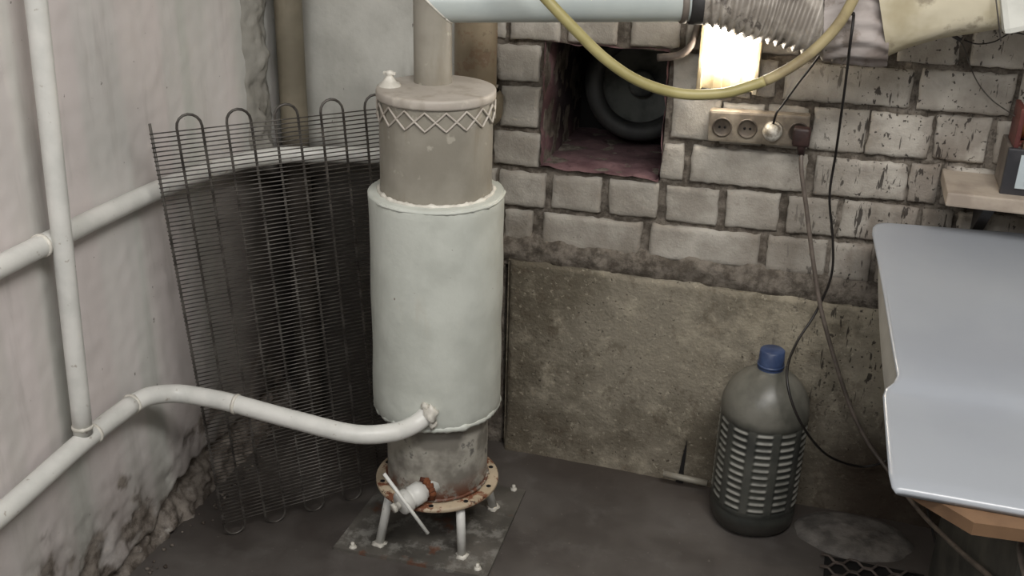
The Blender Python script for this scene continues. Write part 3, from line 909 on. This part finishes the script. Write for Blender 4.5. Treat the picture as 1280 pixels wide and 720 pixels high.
# ------------------------------------------------------------------ condenser grid leaning in the corner
A = Vector((-1.231, 1.825, .005)); B = Vector((-.993, 2.080, .004)); T0 = Vector((-1.255, 1.742, 1.025)); T7 = Vector((-1.017, 1.996, 1.026))
T0 = Vector((0, 0, CAM_H))+(T0-Vector((0, 0, CAM_H)))*1.02; T7 = Vector((0, 0, CAM_H))+(T7-Vector((0, 0, CAM_H)))*1.02
def gp(s, t):   # s along the tubes' row (0..7+), t 0 bottom .. 1 top
    return (A.lerp(B, s/7)).lerp(T0.lerp(T7, s/7), t)
nrm = ((B-A).cross(T0-A)).normalized()
if nrm.dot(Vector((0, 0, CAM_H))-A) < 0: nrm = -nrm
cg = thing('condenser_grid', 'dark wire refrigerator condenser grid leaning in the corner beside the stove', 'wire grid', (A+B)/2)
NT_ = 12
pts = [gp(0, 1.0), gp(0, .8), gp(0, .4), gp(0, .04)]
for s in range(NT_-1):
    lo = s % 2 == 0
    ctr = s+.5
    y0, sg = (.023, -1) if lo else (.985, 1)
    for k in range(0, 9):
        a = PI*k/8
        pts.append(gp(ctr-.5*math.cos(a), y0+sg*.026*math.sin(a)))
    if s < NT_-2:
        for q in ((.25, .5, .75) if lo else (.75, .5, .25)): pts.append(gp(s+1, q))
pts = pts+[gp(NT_-1, .5), gp(NT_-1, .75 if (NT_-1) % 2 == 1 else .1)]
obj('coil_tube', *tube(pts, .0029, 8, raw=True), M['wire'], cg)
NW = 102
w0 = gp(-.12, 0); w1 = gp(NT_-1+.12, 0)
base_me = None
for i in range(NW):
    t = .035+.945*i/(NW-1)
    if i % 1 == 0:
        p0 = gp(-.10, t)+nrm*.0036; p1 = gp(NT_-1+.10, t)+nrm*.0036
        if base_me is None:
            L_ = (p1-p0).length
            v, f = tube([Vector((0, 0, 0)), Vector((1, 0, 0))], .0014, 5, raw=True)
            base_me = mesh('wire', v, f); base_me.materials.append(M['wire'])
            for p in base_me.polygons: p.use_smooth = True
        o = D.objects.new('wire', base_me); COL.objects.link(o); o.parent = cg
        dd = p1-p0; o.location = p0-cg.location
        o.rotation_euler = dd.to_track_quat('X', 'Z').to_euler(); o.scale = (dd.length, 1, 1)

# ------------------------------------------------------------------ steel plate under the stove, with bolts
pc = [at(655, 606, Z=.006), at(610, 722, Z=.006), at(404, 686, Z=.006), at(470, 590, Z=.006)]
pc = [Vector((-.606, 2.235, 0)), Vector((-.592, 1.873, 0)), Vector((-.968, 1.862, 0)), Vector((-.962, 2.222, 0))]
pl = thing('steel_base_plate', 'square paint-stained steel plate on the floor under the stove legs', 'plate', (-.78, 2.05, .002))
v, f = hex_prism([p+Vector((0, 0, .0)) for p in pc], [p+Vector((0, 0, .0085)) for p in pc])
obj('plate', v, f, M['plate'], pl, smooth=False)
for i, (px, py) in enumerate([(441, 684), (642, 612), (597, 711)]):
    p = at(px, py, Z=.009); p.z = .0085
    obj('bolt', *join(lathe(p, [(.0085, 0), (.0085, .005), (0, .005)], 6), lathe(p, [(.0045, .004), (.0045, .014), (0, .015)], 10), blob(p, .009, i, .5, .4, 8)), M['weld'], pl)

# ------------------------------------------------------------------ ring in the niche
rg = thing('ventilation_ring', 'dark round ventilation duct collar sunk in the wall opening', 'duct', (-.50, 2.70, .96))
rc = Vector((-.470, 2.735, .968)); ra = Vector((0.25, -1, .18)).normalized()
obj('collar', *lathe(rc, [(.100, .02), (.104, .050), (.118, .062), (.136, .055), (.145, .03), (.145, -.09), (.13, -.095), (.096, -.09)], 48, ra, closed=True), M['ringdark'], rg)
obj('back_disc', *lathe(rc, [(0, -.02), (.06, -.015), (.100, 0.0)], 40, ra), M['disc'], rg)
obj('hub', *lathe(rc, [(.034, -.02), (.034, .012), (.028, .018), (0, .018)], 28, ra), M['disc'], rg)

# bent stub of pipe above the niche
sb = tag(obj('pipe_stub', *tube([at(822, 72, Y=2.405), at(848, 69, Y=2.405), at(864, 56, Y=2.41), at(873, 30, Y=2.44), at(874, 22, Y=2.47)], .0085, 14, 8), M['gcable']), 'short bent grey pipe stub above the upper right of the niche', 'pipe')

# ------------------------------------------------------------------ lit wall lamp
la = thing('wall_lamp', 'lit wall lamp with glowing square diffuser and steel side strips on the bricks', 'lamp', (-.222, YB-.01, 1.12))
lc = Vector((-.222, YB-.022, 1.122))
box('back_plate', (lc.x, YB-.016, lc.z+.0), (.134, .012, .165), M['steel'], la, .002)
for s, x in enumerate((-.284, -.160)):
    box('side_strip', (x, YB-.030, 1.123), (.010, .030, .168), M['steel'], la, .002)
for x in (-.245, -.205): box('reflector_rib', (x, YB-.027, 1.075), (.022, .010, .070), M['steel'], la, .003)
bx_ = box('diffuser', (-.222, YB-.044, 1.142), (.100, .040, .112), M['lampglow'], la, .014)

# ------------------------------------------------------------------ sockets and plugs
ss = thing('socket_strip', 'grimy four-gang socket strip on the brick wall below the lit lamp', 'socket strip', (-.145, YB-.005, .96))
RS = Matrix.Rotation(-.035, 3, 'Y')
box('casing', (-.143, YB-.022, .963), (.222, .034, .072), M['socket'], ss, .006, RS)
for i, x in enumerate((-.222, -.166, -.110, -.054)):
    c = Vector((x, YB-.040, .962+.035*(x+.143)))
    so = obj('socket', *lathe(c, [(0, .0008), (.016, .0008), (.018, -.001), (.0195, -.0028), (.022, -.0028), (.0225, .004)], 26, Vector((0, 1, 0))), M['socketd'] , ss)
    obj('socket_hole', *join(lathe(c+Vector((-.006, .003, 0)), [(0, -.0032), (.0030, -.0032), (.0030, .002)], 8, Vector((0, 1, 0))), lathe(c+Vector((.006, .003, 0)), [(0, -.0032), (.0030, -.0032), (.0030, .002)], 8, Vector((0, 1, 0)))), M['pit'], so)
pw = thing('white_plug', 'dirty white round plug with a black cord in the third socket', 'plug', (-.110, YB-.045, .96))
c = Vector((-.110, YB-.043, .963))
obj('plug_body', *lathe(c, [(0, -.0005), (.0215, 0), (.022, .006), (.019, .022), (.010, .030), (0, .031)], 28, Vector((0, -1, 0))), M['plugw'], pw)
obj('cord', *tube([c+Vector((.0, -.016, .018)), c+Vector((.004, -.020, .045)), at(979, 130, Y=2.39), at(997, 105, Y=2.39), at(1018, 78, Y=2.39), at(1036, 50, Y=2.37), at(1050, 10, Y=2.38), Vector((.0, 2.40, 1.6)), Vector((.0, 2.42, ZC))], .0026, 8), M['black'], pw)
pb = thing('dark_plug', 'dark brown plug with a thick grey cable in the rightmost socket', 'plug', (-.05, YB-.045, .96))
c = Vector((-.046, YB-.050, .958))
obj('plug_body', *join(box_geo(c, (.038, .030, .044), .007), lathe(c+Vector((.002, -.004, -.020)), [(.010, 0), (.008, .02), (0, .02)], 14, Vector((.08, 0, -1)))), M['plugb'], pb)
gc = [c+Vector((.003, -.004, -.03)), at(1002, 215, Y=2.38), at(1008, 260, Y=2.38), at(1017, 330, Y=2.375), at(1029, 398, Y=2.37), at(1058, 495, Y=2.36), at(1082, 548, Y=2.35), at(1104, 580, Y=2.33), at(1128, 612, Y=2.28), at(1152, 642, X=.322), at(1182, 672, X=.343), at(1207, 695, X=.354), at(1232, 716, X=.360), at(1290, 765, X=.362), Vector((.362, 1.47, .62)), Vector((.40, 1.455, .675))]
obj('cable', *tube(gc, .0050, 10, 10), M['gcable'], pb)

bc = [Vector((.03, 2.40, ZC)), Vector((.03, 2.36, 1.7)), at(1068, -15, Y=2.18), at(1067, 20, Y=2.175), at(1062, 60, Y=2.175), at(1056, 110, Y=2.26), at(1045, 190, Y=2.37), at(1037, 245, Y=2.385), at(1041, 300, Y=2.385), at(1039, 345, Y=2.38), at(1020, 390, Y=2.375), at(996, 428, Y=2.32), at(984, 462, Y=2.24), at(989, 500, Y=2.20), at(1008, 540, Y=2.20), at(1036, 570, Y=2.26), at(1075, 583, Y=2.34), at(1106, 577, Y=2.34), at(1135, 560, Y=2.36), at(1150, 600, Y=2.37), Vector((.40, 2.30, .004))]
tag(obj('black_cord', *tube(bc, .0030, 8, 10), M['black']), 'thin black cord hanging down the wall and curling in front of the bottle', 'cord')

# yellow hose looping in front of the ducts
hp = [Vector((-.72, 1.98, 2.1)), at(560, -160, Y=2.0), at(640, -50, Y=2.0), at(682, -2, Y=2.0), at(716, 34, Y=2.01), at(757, 74, Y=2.03), at(800, 102, Y=2.05), at(850, 117, Y=2.08), at(900, 117, Y=2.10), at(930, 110, Y=2.12)]
hp2 = [at(930, 110, Y=2.12), at(965, 97, Y=2.13), at(1005, 73, Y=2.135), at(1042, 38, Y=2.14), at(1066, 0, Y=2.14), at(1085, -50, Y=2.14), at(1105, -130, Y=2.13), Vector((.12, 2.1, 2.1))]
hz = thing('rubber_hose', 'yellow rubber hose looping down in front of the white duct and lamp', 'hose', at(850, 117, Y=2.08))
al = hp[:-1]+hp2
sm = smooth_path(al, 8); k = 9*8+2
cut = 78
obj('clean_length', *tube([Vector((-.75, 1.98, ZC))]+sm[:cut+1], .0105, 14, raw=True), M['hose'], hz)
g2 = obj('grimy_length', *tube(sm[cut:]+[Vector((.13, 2.1, ZC))], .0105, 14, raw=True), M['hose2'], hz); g2['label'] = 'greyish dirty end of the hose'

# thin wires at the upper right
tw = [at(1188, 40, Y=2.43), at(1203, 56, Y=2.42), at(1211, 78, Y=2.42), at(1222, 103, Y=2.42), at(1240, 125, Y=2.42), at(1264, 142, Y=2.38), at(1275, 150, Y=2.36)]
tag(obj('thin_wire', *tube(tw, .0014, 6, 8), M['wire']), 'thin dark wire running down from the canvas sleeve to the shelf device', 'wire')
tw = [at(1205, 50, Y=2.42), at(1222, 55, Y=2.42), at(1243, 52, Y=2.42), at(1265, 41, Y=2.41), at(1290, 44, Y=2.41), at(1330, 40, Y=2.42)]
tag(obj('thin_wire', *tube(tw, .0015, 6, 8), M['black']), 'short sagging dark wire below the extractor fan', 'wire')
tw = [at(1184, 38, Y=2.42), at(1192, 45, Y=2.415), at(1201, 50, Y=2.42)]
tag(obj('wall_clip', *tube(tw, .004, 8, 6), M['black']), 'small black clip on the wall under the canvas sleeve', 'clip')

# ------------------------------------------------------------------ shelf with instruments
sh = thing('wall_shelf', 'thick weathered wooden shelf board on the right of the brick wall', 'shelf', (.5, YB, .88))
box('board', (.585, 2.362, .890), (.65, .185, .030), M['shelfw'], sh, .004)
for x in (.35, .75):
    obj('bracket', *hex_prism([Vector((x-.01, YB-.004, .874)), Vector((x-.01, YB-.15, .874)), Vector((x-.01, YB-.004, .76))], [Vector((x+.012, YB-.004, .874)), Vector((x+.012, YB-.15, .874)), Vector((x+.012, YB-.004, .76))]), M['dark'], sh, smooth=False)
gm = thing('meter_box', 'grey metal meter box with dark bezel and pale dial on the shelf', 'meter', (.44, 2.35, .905))
box('case', (.447, 2.372, .952), (.165, .118, .094), M['grey'], gm, .004)
fr = box('bezel', (.447, 2.308, .952), (.170, .014, .098), M['bezel'], gm, .003)
obj('dial', *box_geo((.452, 2.299, .955), (.130, .004, .070), .001), M['dial'], gm, smooth=False)
dl = D.objects['dial']
obj('dial_knob', *lathe((.408, 2.297, .934), [(.0045, 0), (.0045, .004), (0, .005)], 12, Vector((0, -1, 0))), M['black'], dl)
tf = thing('transformer', 'dark red transformer with copper winding on top of the meter box', 'transformer', (.44, 2.36, 1.0))
box('end_plate', (.376, 2.355, 1.040), (.010, .090, .082), M['redbrown'], tf, .003)
box('end_plate', (.500, 2.355, 1.040), (.010, .090, .082), M['redbrown'], tf, .003)
box('base_plate', (.438, 2.365, 1.003), (.120, .07, .008), M['redbrown'], tf, .002)
gs = [lathe((.384+i*.0112, 2.362, 1.043), [(.030, 0), (.0345, .0055), (.030, .0112)], 24, Vector((1, 0, 0))) for i in range(10)]
obj('winding', *join(*gs), M['copper'], tf)
wb_ = tag(box('wood_block', (.430, 2.317, 1.006), (.085, .022, .012), M['wood'], None, .002), 'small wooden block in front of the transformer coil', 'block')

# ------------------------------------------------------------------ white moulded panel on a board
# outline runs back along the floor plan: rear panel, crease, front panel
wp = thing('white_plastic_panel', 'large glossy white plastic panel with rounded corner and cross crease, lying at right', 'panel', (.5, 1.8, .72))
def panel():
    secs = []   # (y, z, xleft)
    pr_ = [(1.385, .724, .168), (1.39, .729, .162), (1.42, .731, .158), (1.60, .733, .1535), (1.655, .735, .152), (1.672, .740, .155), (1.682, .748, .167), (1.70, .754, .172), (1.80, .758, .1655), (2.00, .772, .152), (2.15, .785, .1400), (2.28, .797, .128), (2.310, .800, .129), (2.325, .8015, .134), (2.335, .802, .142), (2.338, .802, .154)]
    vs, fs = [], []
    xs = [0, .003, .010, .03, .08, .2, .5, .75]
    n = len(xs)
    for side in (0, 1):
        for (y, z, xl) in pr_:
            for k, dx in enumerate(xs):
                x = xl+dx
                zz = z-(.007 if side else 0)
                if k == 0: zz -= (.0035 if not side else -.002)
                if k == 1: zz -= (.0010 if not side else -.0005)
                vs.append(Vector((x, y+.12*dx*max(0, (y-1.7)/.6), zz)))
    m = len(pr_); off_ = m*n
    for j in range(m-1):
        for i in range(n-1):
            a = j*n+i
            fs.append((a, a+1, a+n+1, a+n)); fs.append((off_+a, off_+a+n, off_+a+n+1, off_+a+1))
    for j in range(m-1):
        a = j*n; fs.append((a, a+n, off_+a+n, off_+a)); a = j*n+n-1; fs.append((a, off_+a, off_+a+n, a+n))
    for i in range(n-1):
        a = i; fs.append((a, off_+a, off_+a+1, a+1)); a = (m-1)*n+i; fs.append((a, a+1, off_+a+1, off_+a))
    return vs, fs
obj('sheet', *panel(), M['sheet'], wp)
# curved grey skirt below the left edge of the rear part
def skirt():
    vs, fs = [], []; n = 16
    for i in range(n+1):
        t = i/n; y = 1.705+(2.20-1.705)*t
        xl = .172+(.1405-.172)*((y-1.70)/(2.20-1.70)); z = .751+(.786-.751)*t
        dep = .062*(math.sin(PI*(1-t)*.5)**.6)*(1-.0*t)*(1 if t < .97 else .5)
        if i == n: dep = .004
        for k in range(5):
            s = k/4
            vs.append(Vector((xl+.004-.010*math.sin(s*PI*.5)*dep/.06, y, z-dep*s)))
    for i in range(n):
        for k in range(4): a = i*5+k; fs.append((a, a+1, a+6, a+5))
    m = len(vs); vs += [p+Vector((.004, 0, 0)) for p in vs]; fs += [tuple(reversed([q+m for q in f])) for f in fs]
    return vs, fs
obj('side_skirt', *skirt(), M['flap'], wp)['label'] = 'greyish curved skirt under the left edge'
# tilted plywood board below
bd = [Vector((.184, 1.425, .696)), Vector((.270, 1.352, .696)), Vector((.95, 1.41, .696)), Vector((.95, 2.2, .696)), Vector((.24, 2.15, .696))]
tag(obj('plywood_board', *hex_prism(bd, [p+Vector((0, 0, .020)) for p in bd]), M['wood'], smooth=False), 'orange-brown plywood board lying under the front edge of the white panel', 'board')
cb = thing('dark_cabinet', 'low dark metal cabinet carrying the plywood board and white panel', 'cabinet', (.62, 1.85, 0))
box('body', (.68, 1.85, .355), (.62, .72, .68), M['cab'], cb, .006)
for x, y in ((.42, 1.52), (.94, 1.52), (.42, 2.18), (.94, 2.18)): box('foot', (x, y, .010), (.04, .04, .024), M['dark'], cb, .002)
box('door', (.68, 1.486, .355), (.58, .012, .62), M['cab'], cb, .003)

# ------------------------------------------------------------------ big bottle
bt = thing('plastic_bottle', 'big dusty dark plastic bottle with moulded ribs and blue cap by the concrete slab', 'bottle', (-.044, 2.318, 0))
def bottle():
    prof = [(0, .010), (.05, .012), (.075, .004), (.092, .004), (.101, .012), (.106, .026), (.1085, .045), (.1085, .062), (.1065, .068)]
    z = .070
    while z < .325: prof.append((.1075, z)); z += .0028
    prof += [(.1085, .328), (.1085, .345), (.106, .365), (.100, .385), (.089, .405), (.073, .424), (.055, .440), (.040, .450), (.031, .456), (.0275, .462), (.0275, .480), (0, .480)]
    seg = 200; vs, fs, dust = [], [], []
    c = Vector((-.044, 2.318, 0)); prof = [(r*.955, h*.925) for r, h in prof]
    for r, h in prof:
        for i in range(seg):
            a = 2*PI*i/seg; rr = r; du_ = 0
            if .074 < h < .298:
                ncol = 11; q = (a/(2*PI)*ncol) % 1
                rib = (h-.074)/.0187; fr_ = rib % 1
                incol = .12 < q < .80
                skew = .0
                if incol:
                    e = min(1, (q-.12)/.06, (.80-q)/.06)
                    s_ = math.exp(-((fr_-.5)/.17)**2)
                    rr += (.0042*s_-.0022)*e
                    du_ = max(0, math.exp(-((fr_-.62)/.16)**2))*e
                else: rr += .0006; du_ = .10
            k = 1+.006*fbm(Vector((math.cos(a)*1.5, math.sin(a)*1.5, h*6)), 2)
            # slightly squared body
            if h < .33: k *= 1+.018*math.cos(4*(a+.4))
            vs.append(c+Vector((rr*k*math.cos(a), rr*k*math.sin(a), h))); dust.append(du_)
    for j in range(len(prof)-1):
        for i in range(seg):
            a = j*seg+i; b = j*seg+(i+1) % seg; fs.append((a, b, b+seg, a+seg))
    return vs, fs, dust
vs, fs, dust = bottle()
bo = obj('body', vs, fs, M['bottle'], bt)
at_ = bo.data.attributes.new('dust', 'FLOAT', 'POINT'); at_.data.foreach_set('value', dust)
cc = Vector((-.044, 2.318, -.034))
obj('neck_ring', *lathe(cc, [(.027, .460), (.0315, .461), (.0315, .467), (.027, .468)], 32), M['blue'], bt)
capv, capf = lathe(cc, [(.0285, .470), (.0300, .472), (.0305, .480), (.0300, .496), (.0285, .501), (.026, .503), (0, .503)], 64)
capv = [p if i//64 not in (1, 2, 3) else cc+Vector(((p.x-cc.x)*(1+.018*(i % 2)), (p.y-cc.y)*(1+.018*(i % 2)), p.z)) for i, p in enumerate(capv)]
obj('cap', capv, capf, M['blue'], bt)

tag(obj('short_pipe', *tube([at(829, 592, Y=2.385), at(856, 598, Y=2.385), at(884, 604, Y=2.385)], .0085, 12, raw=True), M['tan']), 'short beige pipe offcut lying at the foot of the slab left of the bottle', 'pipe')
# ------------------------------------------------------------------ mound, grate
def mound():
    vs, fs = [], []; n = 26; sg = 56
    c = Vector((.205, 2.318, 0))
    for j in range(n+1):
        t = j/n
        for i in range(sg):
            a = 2*PI*i/sg
            R_ = 1+.10*fbm(Vector((math.cos(a)*1.6, math.sin(a)*1.6, 1)), 3)
            x = c.x+math.cos(a)*.145*t*R_; y = c.y+math.sin(a)*.098*t*R_
            z = .020*(1-t**5)+.004*fbm(Vector((x*22, y*22, 2)), 4)*(1-t**4)-.003*t
            vs.append(Vector((x, y, max(z, -.002))))
    for j in range(n):
        for i in range(sg): fs.append((j*sg+i, j*sg+(i+1) % sg, (j+1)*sg+(i+1) % sg, (j+1)*sg+i))
    return vs, fs
tag(obj('cement_heap', *mound(), M['mound']), 'low heap of hardened grey cement on the floor right of the bottle', 'heap')
gt = thing('drain_grate', 'rusty expanded metal grate lying on the floor in front of the cement heap', 'grate', (.30, 2.12, .004))
def grate2():
    gs = []; x0, x1, y1, y0 = .140, .345, 2.195, 1.95; pw_, ph_ = .056, .024
    n = int((y1-y0)/ph_)
    for r_ in range(n):
        pts_ = []
        c_ = 0; x = x0
        while x < x1:
            up_ = (c_ % 2 == r_ % 2)
            yy = y1-r_*ph_+(ph_*.42 if up_ else -ph_*.42)
            pts_ += [Vector((x-pw_*.17, yy, .011)), Vector((x+pw_*.17, yy, .011))]
            x += pw_*.5*1.15; c_ += 1
        gs.append(tube(pts_, .0036, 5, raw=True))
    return join(*gs)
obj('mesh', *grate2(), M['grate'], gt)['kind'] = 'stuff'
box('pit', (.252, 2.08, .0035), (.224, .265, .003), M['pit'], gt, 0)

# ------------------------------------------------------------------ ceiling fittings (out of frame; the one behind the viewpoint is added)
for i, (x, y, sx, sy) in enumerate(((.40, .60, 1.25, .55), (-.5, -.9, 1.25, .65))):
    cl = thing('ceiling_light_or_added_fill', ('long ceiling light fitting over the middle of the room', 'unseen ceiling light fitting added behind the viewpoint')[i], 'ceiling light', (x, y, ZC))
    box('housing', (x, y, ZC-.045), (sx, sy, .09), M['paper'], cl, .005)
